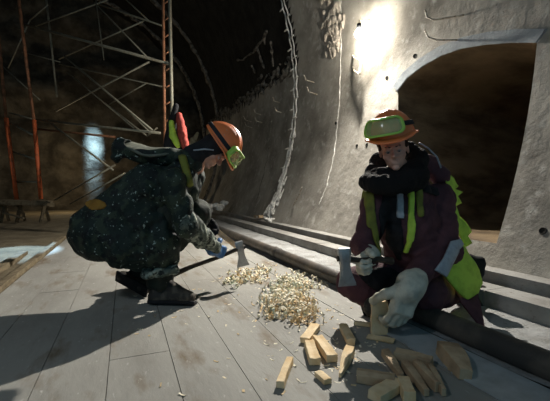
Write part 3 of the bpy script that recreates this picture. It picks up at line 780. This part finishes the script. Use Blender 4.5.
def goggles(parent, O, A, s, zc=.095, tilt=.35):
    """goggles pushed up on the front of the helmet, with their strap round it"""
    base = ell((0, -.005, .035), (.112, .135, .138))[0]
    def band(P):
        d = base(P); z0 = zc+.12*(P[:, 1]-.12)*tilt
        return np.maximum(np.maximum(d-.006, -(d)), np.abs(P[:, 2]-z0)-.012)
    lo, hi = np.array([-.16, -.18, .0]), np.array([.16, .22, .19])
    def frm(P, grow=0, solid_=False):
        th = np.arctan2(P[:, 0], P[:, 1]+.03); d = base(P); u = th*.13; v = P[:, 2]-zc
        r = np.sqrt(P[:, 0]**2+P[:, 1]**2)
        q = np.abs(np.stack([u, v], 1))-np.array([.080, .043])+.030
        rr = np.linalg.norm(np.maximum(q, 0), axis=1)+np.minimum(q.max(1), 0)-.030
        front = np.where(P[:, 1] > 0, 0, 1.)
        return rr+front, d
    def fr_(P):
        rr, d = frm(P); return np.maximum(np.maximum(np.maximum(rr, -(rr+.011)), d-.036), -(d-.001))
    def ln(P):
        rr, d = frm(P); return np.maximum(rr+.009, np.abs(d-.029)-.0028)
    fr = (O, A, s)
    for nm, f, m, vx in (('goggle_frame', fr_, 'gog', .0036), ('goggle_lens', ln, 'lens', .003), ('goggle_strap', band, 'strap', .0036)):
        if nm == 'goggle_frame':
            ff, l, h = func_in(fr, f, lo, hi); V, Q = surfnet(ff, l, h, vx); g = link(nm, V, Q, m, parent)
        elif nm == 'goggle_lens':
            ff, l, h = func_in(fr, f, lo, hi); V, Q = surfnet(ff, l, h, vx); link(nm, V, Q, m, g)
        else:
            def b2(P): 
                rr, d = frm(P); return np.maximum(band(P), -(rr))
            ff, l, h = func_in(fr, b2, lo, hi); V, Q = surfnet(ff, l, h, vx); link(nm, V, Q, m, g)
    return g

def hand_shape(O, ex, ey, curl=(1.0, 1.1, .8), s=1.0, right=False, thick=1.0, cuff=.10, cuff_r=.045, thumb=.6, spread=.06, cuff_dir=None):
    """glove: palm, four bent fingers of unequal length, thumb from the side. ex thumb side, ey along fingers"""
    ex = np.array(ex, float); ey = np.array(ey, float); ey /= np.linalg.norm(ey); ex = ex-ey*(ex@ey); ex /= np.linalg.norm(ex)
    ez = np.cross(ex, ey)*(-1 if right else 1); O = np.array(O, float)
    L = lambda x, y, z: O+(ex*x+ey*y+ez*z)*s
    S = Shape()
    A = np.stack([ex, ey, ez], 1)
    S.add(rbox(L(0, .048, 0), np.array([.043, .052, .0165*thick])*s, .014*s, A), .01)
    S.add(cone(L(.022, .02, -.004), .021*s, L(.026, .055, -.006), .016*s), .015)
    base = [(.031, .096, .074, .0100), (.0105, .101, .083, .0103), (-.0105, .098, .077, .0098), (-.031, .089, .061, .0088)]
    for i, (x, y, ln, r) in enumerate(base):
        r *= thick; p = np.array([x, y, 0.]); ang = 0; sp = (x/.031)*spread
        S.add(cone(L(x*.75, .05, .002), .011*s*thick, L(*p), r*1.05*s), .008)
        for k, (c, f) in enumerate(zip(curl, (.45, .31, .24))):
            ang += c; d = np.array([sp*math.cos(ang), math.cos(ang), -math.sin(ang)]); q = p+d*ln*f
            S.add(cone(L(*p), r*s*(1-.06*k), L(*q), r*s*(.94-.08*k)), .0025); p = q
    p = np.array([.030, .022, -.004]); 
    for k, (ln, a_, b_) in enumerate(((.040, .95, thumb*.5), (.032, .55, thumb), (.026, .25, thumb*1.3))):
        d = np.array([math.sin(a_)*math.cos(b_), math.cos(a_)*math.cos(b_*.6), -math.sin(b_)]); q = p+d*ln
        S.add(cone(L(*p), (.0150-.001*k)*s*thick, L(*q), (.0138-.0014*k)*s*thick), .006); p = q
    if cuff:
        cd = -ey if cuff_dir is None else np.array(cuff_dir)/np.linalg.norm(cuff_dir)
        S.add(cone(L(0, .01, 0), .033*s*thick, O+cd*cuff*.45, .036*s*thick), .02); S.add(cone(O+cd*cuff*.45, .036*s*thick, O+cd*cuff, cuff_r), .015)
    return S

def hatchet(loc_, down, along, s, label, tail, name='hatchet'):
    """head: bit towards 'down', the handle leaves along 'along' and ends at tail"""
    d = np.array(down, float); d /= np.linalg.norm(d); a = np.array(along, float); a = a-d*(a@d); a /= np.linalg.norm(a); w = np.cross(d, a)
    O = np.array(loc_, float); root = empty(name, O, label, 'hatchet')
    prof = [(-.045, -.026, .026, .017), (-.030, -.029, .029, .019), (0, -.026, .026, .020), (.03, -.022, .022, .017), (.055, -.024, .022, .013), (.085, -.034, .026, .008), (.115, -.046, .034, .004), (.128, -.048, .038, .0010)]
    V = []
    for z, x0, x1, t in prof:
        for x, y in ((x0, -t*.7), (x0*.6, -t), (x1*.6, -t), (x1, -t*.7), (x1, t*.7), (x1*.6, t), (x0*.6, t), (x0, t*.7)): V.append(O+(d*z-a*x+w*y)*s)
    k = 8; n = len(prof)
    Fc = [(i*k+j, (i+1)*k+j, (i+1)*k+(j+1) % k, i*k+(j+1) % k) for i in range(n-1) for j in range(k)]+[tuple(range(k)), tuple((n-1)*k+j for j in reversed(range(k)))]
    link('axe_head', V, Fc, 'axe', root, smooth=False)
    mb = MB(); T = np.array(tail, float); P0 = O-a*.035*s; pts = [P0, O, O+(T-O)*.35+d*.006, O+(T-O)*.7-d*.004, T]
    mb.tube(pts, [.013*s, .014*s, .0125*s, .014*s, .018*s], 12); mb.build('handle', 'handle', root, True)
    return root

# ---------------------------------------------------------------- kneeling worker on the right
w1 = empty('person', G(405, 325)*[1, 1, 0]+ZV*0, 'kneeling worker in a maroon jacket and yellow-green vest, orange helmet, holding a hatchet', 'person')
HO = W(393.5, 149, 2.20); f_ = np.array([-.30, -.92, -.20]); u_ = np.array([-.22, -.2, 1.]); HA = frame(f_, u_)
neck = W(404, 176, 2.30); chest = W(408, 226, 2.34); pel = W(418, 272, 2.44)
shL, elL, wrL = W(439, 198, 2.38), W(443, 250, 2.28), W(412, 280, 2.07)
shR, elR, wrR = W(376, 203, 2.26), W(364, 245, 2.17), W(368, 259, 1.98)
kR, aR = W(352, 283, 2.24), G(379, 306, .10); kL = W(428, 296, 2.17); aL = W(468, 290, 2.62)
hR, hL = pel+np.array([-.10, -.03, 0]), pel+np.array([.10, .02, 0])
S = Shape(); head_ops(S, HO, HA, 1.0)
S.add(cone(HO+HA@np.array([0, -.025, -.07]), .052, neck, .062), .02)
S.add(cone(neck, .07, chest, .125), .03).add(cone(chest, .125, pel, .13), .04)
S.add(cone(shR, .055, shL, .055), .04)
for a, b, c in ((shL, elL, wrL), (shR, elR, wrR)): S.add(cone(a, .052, b, .042), .02).add(cone(b, .042, c, .028), .01)
for a, b, c in ((hR, kR, aR), (hL, kL, aL)): S.add(cone(a, .085, b, .058), .03).add(cone(b, .055, c, .038), .01)
solid('body', S, .0052, 'skin_tan', w1)
eyes(w1, HO, HA, .6); brows(w1, HO, HA)
S = Shape()
for x in (-1, 1): S.add(cone(loc(HO, HA, (x*.076, .028, .012)), .010, loc(HO, HA, (x*.074, .004, .045)), .02), .01)
S.add(ell(loc(HO, HA, (0, -.045, .012)), (.074, .068, .055), HA), .02)
solid('hair', S, .005, 'hair', w1, (300, .003, 2))
HH = HO+HA@np.array([0, -.012, .028]); hm = helmet(w1, HH, HA, 1.2); goggles(w1, HH, frame(HA@np.array([.26, 1, 0]), HA[:, 2]), 1.2, .098)
# jacket
J = Shape()
J.add(cone(W(405, 188, 2.33), .13, chest, .175), .04).add(cone(chest, .175, pel+[0, 0, .02], .185), .05)
J.add(cone(shR, .083, shL, .088), .05)
J.add(cone(shL, .092, elL, .098), .03).add(cone(elL, .098, wrL, .062), .02)
J.add(cone(shR, .080, elR, .074), .03).add(cone(elR, .074, wrR, .052), .02)
JW = (46, .0075, 21)
class WS:
    def __init__(s, b, w): s.b, s.w = b, w
    def bounds(s): return s.b.bounds()
    def __call__(s, P): return s.b(P)+wrinkle(P, *s.w)+folds(P, s.w[0]*.75, s.w[1]*1.5, s.w[2])
JS = WS(J, JW)
solid('jacket', JS, .0095, 'maroon', w1)
# hood folded on the shoulders
S = Shape().add(cone(W(424, 163, 2.42), .05, W(440, 176, 2.44), .065)).add(cone(W(424, 158, 2.44), .035, W(434, 160, 2.46), .03))
solid('jacket_hood', S, .008, 'maroon', w1, (60, .006, 4))
mb = MB(); mb.tube([W(419, 143, 2.36), W(428, 148, 2.36), W(437, 157, 2.37), W(441, 168, 2.36)], .006, 8); mb.build('hood_cord', 'reflect', w1, True)
# dark front opening, fur collar
S = Shape().add(cone(W(391, 192, 2.20), .055, W(390, 215, 2.16), .065)).add(cone(W(390, 215, 2.16), .065, W(392, 262, 2.22), .075))
solid('sweater', Patch(JS, S, .012, -.05), .008, 'black', w1)
S = Shape()
cp = [(373, 172, 2.30, .035), (367, 182, 2.20, .032), (375, 184, 2.12, .036), (390, 186, 2.10, .042), (405, 182, 2.13, .045), (417, 172, 2.22, .048), (419, 158, 2.34, .045), (408, 150, 2.42, .045), (392, 152, 2.42, .04), (378, 162, 2.38, .038), (373, 172, 2.30, .035)]
for a, b in zip(cp[:-1], cp[1:]): S.add(cone(W(*a[:3]), a[3]+.004, W(*b[:3]), b[3]+.004), .05)
S.add(cone(W(382, 182, 2.22), .085, W(408, 180, 2.26), .11), .05)
solid('fur_collar', S, .0075, 'fur', w1, (110, .006, 7))
# trousers and boots
T = Shape()
for a, b, c in ((hR, kR, aR), (hL, kL, aL)): T.add(cone(a, .115, b, .088), .03).add(cone(b, .085, c, .062), .02)
T.add(cone(hR, .12, hL, .12), .03)
solid('trousers', WS(T, (40, .007, 5)), .0095, 'maroon', w1)
def boot(ankle, toe, heelb, parent, m='boot', name='boot', s=1.0):
    ankle, toe, heelb = map(np.array, (ankle, toe, heelb)); S = Shape()
    S.add(cone(ankle+(ankle-heelb)*.5, .058*s, ankle, .050*s)).add(cone(ankle, .05*s, heelb+(toe-heelb)*.12, .042*s), .02)
    S.add(cone(heelb+(toe-heelb)*.10, .040*s, heelb+(toe-heelb)*.85, .040*s), .02).add(cone(ankle, .045*s, heelb+(toe-heelb)*.8, .038*s), .03)
    b = solid(name, S, .006, m, parent, (50, .003, 3))
    d = toe-heelb; dl = d/np.linalg.norm(d); up = ankle-heelb; up = up-dl*(up@dl); up /= np.linalg.norm(up); A = np.stack([dl, np.cross(up, dl), up], 1)
    S = Shape().add(rbox((toe+heelb)/2-up*.030*s, (np.linalg.norm(d)/2*1.02, .044*s, .012*s), .010*s, A))
    solid('sole', S, .005, 'black', b); return b
TS = WS(T, (40, .007, 5)); S = Shape().add(cone(W(366, 266, 2.12), .085, W(398, 284, 2.15), .12))
solid('dark_thigh_patch', Patch(TS, S, .014, -.03), .008, 'black', w1)  # black patch added so the lamplit thigh top stays dark
boot(aR, G(366, 309, .045), G(388, 303, .045), w1)
hb1 = W(476, 300, 2.60)
boot(aL, W(478, 322, 2.52)*[1, 1, 1], W(482, 288, 2.66), w1)
# gloves: one grips the upright plank, one grips the hatchet
OL = W(408, 288, 1.97)
S = hand_shape(OL, (-1, -.25, .1), (-.34, -.12, -.93), (.45, .65, .5), 1.52, False, 1.40, .09, .066, .9, .05, cuff_dir=(elL-OL))
solid('glove', S, .0052, 'glove_grey', w1, (70, .004, 11))
OR = W(371, 258, 1.99)
S = hand_shape(OR, (-.35, -.45, .9), (-.75, -.62, -.28), (1.25, 1.2, .8), 1.12, True, 1.35, .07, .050, .9, .04, cuff_dir=(elR-OR))
solid('glove', S, .005, 'glove_grey', w1, (70, .004, 12))
hatchet(W(344.5, 258, 1.86), (.06, 0, -1), (1, .12, .10), 1.12, 'hatchet held upright in the kneeling worker\'s grey gloved hand', W(392, 261, 1.98))
# hi-vis vest: straps and panels lying on the jacket, loose ragged side
vest = None
S = Shape().add(rbox(W(371, 205, 2.15), (.024, .16, .13), .01, frame((0, 1, 0), (.04, 0, 1)))).add(rbox(W(374, 235, 2.15), (.018, .16, .12), .01, frame((0, 1, 0), (-.12, 0, 1))))
vest = solid('vest', Patch(JS, S, .016, -.02), .0075, 'olive', w1)
S = Shape().add(rbox(W(412.5, 212, 2.15), (.017, .16, .17), .01, frame((0, 1, 0), (.06, 0, 1)))).add(rbox(W(411, 238, 2.15), (.012, .16, .10), .01, frame((0, 1, 0), (.12, 0, 1))))
solid('front_panel', Patch(JS, S, .018, -.02), .0075, 'hivis', vest)
S = Shape().add(cone(W(419, 190, 2.2), .022, W(421, 214, 2.15), .02))
solid('shoulder_strap', Patch(JS, S, .020, -.02), .0075, 'olive', vest)
S = Shape().add(rbox(W(402, 204, 2.15), (.020, .13, .085), .01))
solid('reflective_tape', Patch(JS, S, .022, -.02), .0075, 'reflect', vest)
S = Shape().add(rbox(W(430, 190, 2.25), (.062, .16, .026), .008, frame((0, 1, 0), (.25, 0, 1))))
solid('harness_strap', Patch(JS, S, .022, -.02), .0075, 'black', vest)
sheet('side_panel', [(438, 170, 2.38), (446, 172, 2.42), (455, 178, 2.44), (459, 186, 2.46), (456, 189, 2.45), (463, 192, 2.46), (458, 196, 2.45), (462, 203, 2.46), (456, 206, 2.45), (459, 216, 2.46), (466, 222, 2.46), (472, 232, 2.46), (468, 236, 2.44), (473, 243, 2.45), (466, 247, 2.42), (460, 236, 2.42), (455, 225, 2.42), (452, 205, 2.42), (451, 192, 2.40), (446, 180, 2.38)], .008, 'hivis', vest, .012, .016, 3, .008)
sheet('skirt_panel', [(445, 262, 2.20), (449, 248, 2.22), (457, 240, 2.26), (463, 242, 2.30), (470, 255, 2.32), (480, 270, 2.33), (483, 283, 2.32), (478, 295, 2.28), (468, 300, 2.22), (460, 294, 2.19), (451, 283, 2.17), (444, 273, 2.17)], .010, 'hivis', vest, .02, .012, 5, .006)
sheet('reflective_tape', [(452, 241, 2.17), (461, 239, 2.22), (464, 244, 2.22), (458, 254, 2.17), (452, 267, 2.12), (447, 277, 2.08), (436, 270, 2.06), (444, 259, 2.09)], .010, 'reflect', vest, .012, .012, 6, .003)
sheet('coat_tail', [(446, 275, 2.34), (456, 288, 2.28), (468, 298, 2.26), (478, 292, 2.28), (481, 305, 2.2), (484, 320, 2.14), (486, 333, 2.08), (481, 327, 2.10), (472, 315, 2.14), (462, 302, 2.2)], .014, 'maroon', w1, .01, .014, 7, .004)
S = Shape().add(cone(W(470, 262, 2.52), .05, W(480, 262, 2.5), .035)).add(cone(W(480, 262, 2.5), .035, W(479, 274, 2.48), .03)).add(cone(W(470, 262, 2.52), .05, W(474, 282, 2.5), .045))
solid('pouch', S, .008, 'black', w1, (60, .005, 9))

# ---------------------------------------------------------------- squatting worker on the left
w2 = empty('person', G(160, 299)*[1, 1, 0], 'squatting worker in dark green camouflage and orange helmet, chopping with a hatchet', 'person')
HO = W(214.5, 149.5, 2.66); u_ = np.array([.84, .0, .54]); f_ = np.array([.56, -.18, -.82]); HA = frame(f_, u_)
neck = W(193, 168, 2.68); chest = W(152, 190, 2.62); pel = W(103, 231, 2.54)
shN, elN, wrN = W(172, 182, 2.46), W(187, 226, 2.47), W(216, 248, 2.83)
shF, elF, wrF = W(190, 178, 2.86), W(186, 214, 3.0), W(203, 221, 2.98)
kN, aN = W(170, 212, 2.60), W(160, 280, 2.62); kF, aF = W(196, 214, 2.86), W(140, 277, 2.98)
hN, hF = pel+np.array([0, -.05, 0]), pel+np.array([0, .16, 0])
S = Shape(); head_ops(S, HO, HA, 1.0)
S.add(cone(HO+HA@np.array([0, -.025, -.07]), .052, neck, .062), .02).add(cone(neck, .07, chest, .12), .03).add(cone(chest, .12, pel, .13), .04)
S.add(cone(shN, .055, shF, .055), .04)
for a, b, c in ((shN, elN, wrN), (shF, elF, wrF)): S.add(cone(a, .052, b, .042), .02).add(cone(b, .042, c, .028), .01)
for a, b, c in ((hN, kN, aN), (hF, kF, aF)): S.add(cone(a, .085, b, .058), .03).add(cone(b, .055, c, .038), .01)
solid('body', S, .0052, 'skin', w2); eyes(w2, HO, HA, .2); brows(w2, HO, HA)
def balc(P):
    h = ell((0, -.012, .02), (.086, .106, .105))[0](P); n_ = cone((0, -.02, -.02), .085, (0, -.05, -.16), .085)[0](P)
    b = smin(h, n_, .03); face = ell((0, .10, -.02), (.062, .085, .085))[0](P); return np.maximum(b, -face)
ff, l, h_ = func_in((HO, HA, 1.0), balc, np.array([-.11, -.17, -.27]), np.array([.11, .12, .14])); V, Q = surfnet(ff, l, h_, .0055); bal = link('balaclava', V, Q, 'black', w2)
mb = MB(); mb.tube([loc(HO, HA, (.078, .03, .0)), loc(HO, HA, (.086, -.01, -.05)), loc(HO, HA, (.085, -.05, -.12))], .006, 8); mb.build('stripe', 'reflect', bal, True)
HH = HO+HA@np.array([0, -.006, .0]); hm = helmet(w2, HH, HA, 1.24); goggles(w2, HH, HA, 1.24, .078)
J = Shape()
J.add(cone(pel, .200, chest, .190), .06).add(cone(chest, .19, W(178, 180, 2.66), .135), .05).add(cone(W(118, 236, 2.52), .17, W(150, 222, 2.56), .15), .05)
J.add(cone(shN, .085, shF, .085), .05)
J.add(cone(W(124, 246, 2.48), .14, W(162, 244, 2.52), .12), .05).add(cone(W(140, 254, 2.5), .10, W(166, 256, 2.55), .09), .04)
J.add(cone(shN, .085, elN, .078), .03); J.add(cone(shF, .085, elF, .07), .03).add(cone(elF, .07, wrF, .05), .02)
JS2 = WS(J, (30, .013, 31)); solid('jacket', JS2, .010, 'camo', w2)
S = Shape().add(cone(elN+[-.01, 0, .02], .082, elN*.5+wrN*.5, .068), .02).add(cone(elN*.5+wrN*.5, .068, wrN, .046), .02)
solid('jacket_sleeve', WS(S, (50, .009, 33)), .0075, 'camo_light', w2)  # the coat's camouflage again, its lit tone painted in
S = Shape().add(cone(W(182, 170, 2.62), .085, W(193, 164, 2.66), .075)).add(cone(W(186, 190, 2.66), .10, W(192, 178, 2.72), .09))
solid('scarf', WS(S, (50, .008, 34)), .008, 'camo', w2)
# thrown back hood, an open hollow pocket of cloth
S = Shape().add(cone(W(184, 158, 2.62), .060, W(150, 155, 2.60), .075), .03).add(cone(W(150, 155, 2.60), .075, W(121, 148, 2.58), .060), .03).add(cone(W(121, 148, 2.58), .055, W(116, 157, 2.56), .035), .03)
S.cut(ell(W(150, 144, 2.60), (.19, .14, .062), frame((0, 1, 0), (-.05, 0, 1))), .012)
solid('jacket_hood', WS(S, (36, .010, 35)), .0075, 'camo', w2)
rim = [(114, 143), (122, 143), (132, 149), (142, 153), (152, 155), (164, 154), (176, 151), (186, 151)]
sheet('hood_lining', [(114, 139.5, 2.60), (124, 140, 2.62), (140, 144, 2.66), (156, 147, 2.68), (172, 148, 2.68), (186, 149, 2.66), (178, 152, 2.56), (164, 155, 2.52), (150, 156, 2.50), (138, 153, 2.50), (126, 147, 2.52)], .012, mat('hood_inner', (.16, .165, .13), .85, noise=(14, (.08, .09, .07), .4, .7), bump=.006, bscale=20), w2, .0, .014, 8, .008)
# bands and patches on the coat
S = Shape().add(ell(W(90, 204, 2.38), (.10, .14, .036), frame((0, 1, 0), (.15, 0, 1))))
solid('ochre_patch', Patch(JS2, S, .008, -.02), .0075, 'ochre', w2)
S = Shape().add(cone(W(182, 156, 2.55), .028, W(190, 184, 2.50), .026))
solid('collar_flap', Patch(WS(Shape().add(cone(W(172, 182, 2.46), .088, W(190, 178, 2.7), .11), .05).add(cone(W(182, 168, 2.60), .10, W(186, 190, 2.62), .11), .05), (30, .01, 31)), S, .012, -.03), .0075, 'olive', w2)
# trousers, cuff, boots
T = Shape()
for a, b, c in ((hN, kN, aN), (hF, kF, aF)): T.add(cone(a, .13, b, .108), .03).add(cone(b, .108, c, .088), .03)
solid('trousers', WS(T, (36, .010, 36)), .009, 'camo_dark', w2)
S = Shape().add(cone(W(148, 272, 2.50), .045, W(175, 270, 2.50), .032)); solid('trouser_cuff', WS(S, (60, .008, 37)), .007, 'camo_light', w2)
boot(aN, G(196, 298, .045)+[0, .0, 0], G(150, 297, .045), w2, s=1.1)
boot(aF, G(150, 291, .045), W(120, 275, 2.95), w2, s=1.0)
# yellowish cuff, gloves
S = Shape().add(cone(W(192, 217, 2.9), .042, W(205, 218, 2.96), .040)); solid('sleeve_cuff', S, .007, 'olive', w2, (60, .004, 3))
S = hand_shape(wrF, (.2, -.5, .8), (.75, .1, -.55), (.9, 1.0, .7), 1.15, False, 1.3, .05, .045, .7, .05, cuff_dir=(elF-wrF)); solid('glove', S, .0055, 'black', w2, (70, .004, 13))
AX = W(240, 248, 3.02); tail = W(172, 275, 2.80)
gp = AX+(tail-AX)*.26
hd = np.array([.50, .30, -.35])
OB = W(214, 249, 2.86)
S = hand_shape(OB, (.3, .25, .9), (gp-OB)+np.array([.03, .02, .0]), (1.0, 1.1, .8), 1.15, True, 1.35, .05, .045, .8, .04, cuff_dir=(elN-OB)); solid('glove', S, .005, 'glove_blue', w2, (80, .004, 14))
hatchet(AX, (.22, .10, -1), (-.9, -.1, -.3), 1.22, 'hatchet with dark curved handle in the squatting worker\'s blue glove', tail)
slab(W(214, 231, 2.97), W(236, 248, 3.13), .055, .03, 'wood_old', 'wood_stick', 'greyish stick being hewn, held in the squatting worker\'s black glove', 'stick', seed=31)
# ================================================================== LIGHT
w = bpy.data.worlds.new('world'); SC.world = w; w.use_nodes = True
bg = w.node_tree.nodes['Background']; bg.inputs[0].default_value = (.20, .50, .72, 1); bg.inputs[1].default_value = .38
def spot(name, loc, target, power, col, ang, blend=.3, rad=.05):
    l = bpy.data.lights.new(name, 'SPOT'); l.energy = power; l.color = col; l.spot_size = R(ang); l.spot_blend = blend; l.shadow_soft_size = rad
    o = bpy.data.objects.new(name, l); COL.objects.link(o); o.location = tuple(loc)
    d = Vector(tuple(np.array(target)-np.array(loc))); o.rotation_euler = d.to_track_quat('-Z', 'Y').to_euler(); return o
spot('work_light_far', W(88, 60, 13.5), W(97, 200, 17.2), 26000, (.38, .68, 1), 24, .9, .3).scale = (.25, 1, 1)
spot('work_light_left', W(10, 40, 9.2), G(20, 250), 5500, (.5, .78, 1), 8, .3, .05)
l = bpy.data.lights.new('fill_light', 'POINT'); l.energy = 70; l.color = (1, .8, .5); l.shadow_soft_size = .1  # unseen warm point light, added to brighten the lower end face
o = bpy.data.objects.new('fill_light', l); COL.objects.link(o); o.location = tuple(W(70, 172, 13.4))
SC.view_settings.view_transform = 'Standard'; SC.view_settings.look = 'None'; SC.view_settings.exposure = 0; SC.view_settings.gamma = 1
SC.view_settings.use_curve_mapping = False
l = bpy.data.lights.new('fill_light', 'POINT'); l.energy = 105; l.color = (.85, .93, 1); l.shadow_soft_size = .2  # unseen fill light, added to brighten the workers and the niche
o = bpy.data.objects.new('fill_light', l); COL.objects.link(o); o.location = tuple(NT(-2.6, .6, 3.6))

AXD = -NV*.85-ZV*.5-TV*.25
spot('wall_lamp_beam', LP-ZV*.085, LP+AXD*4, 1250, (1, .95, .86), 176, 1.0, .022)
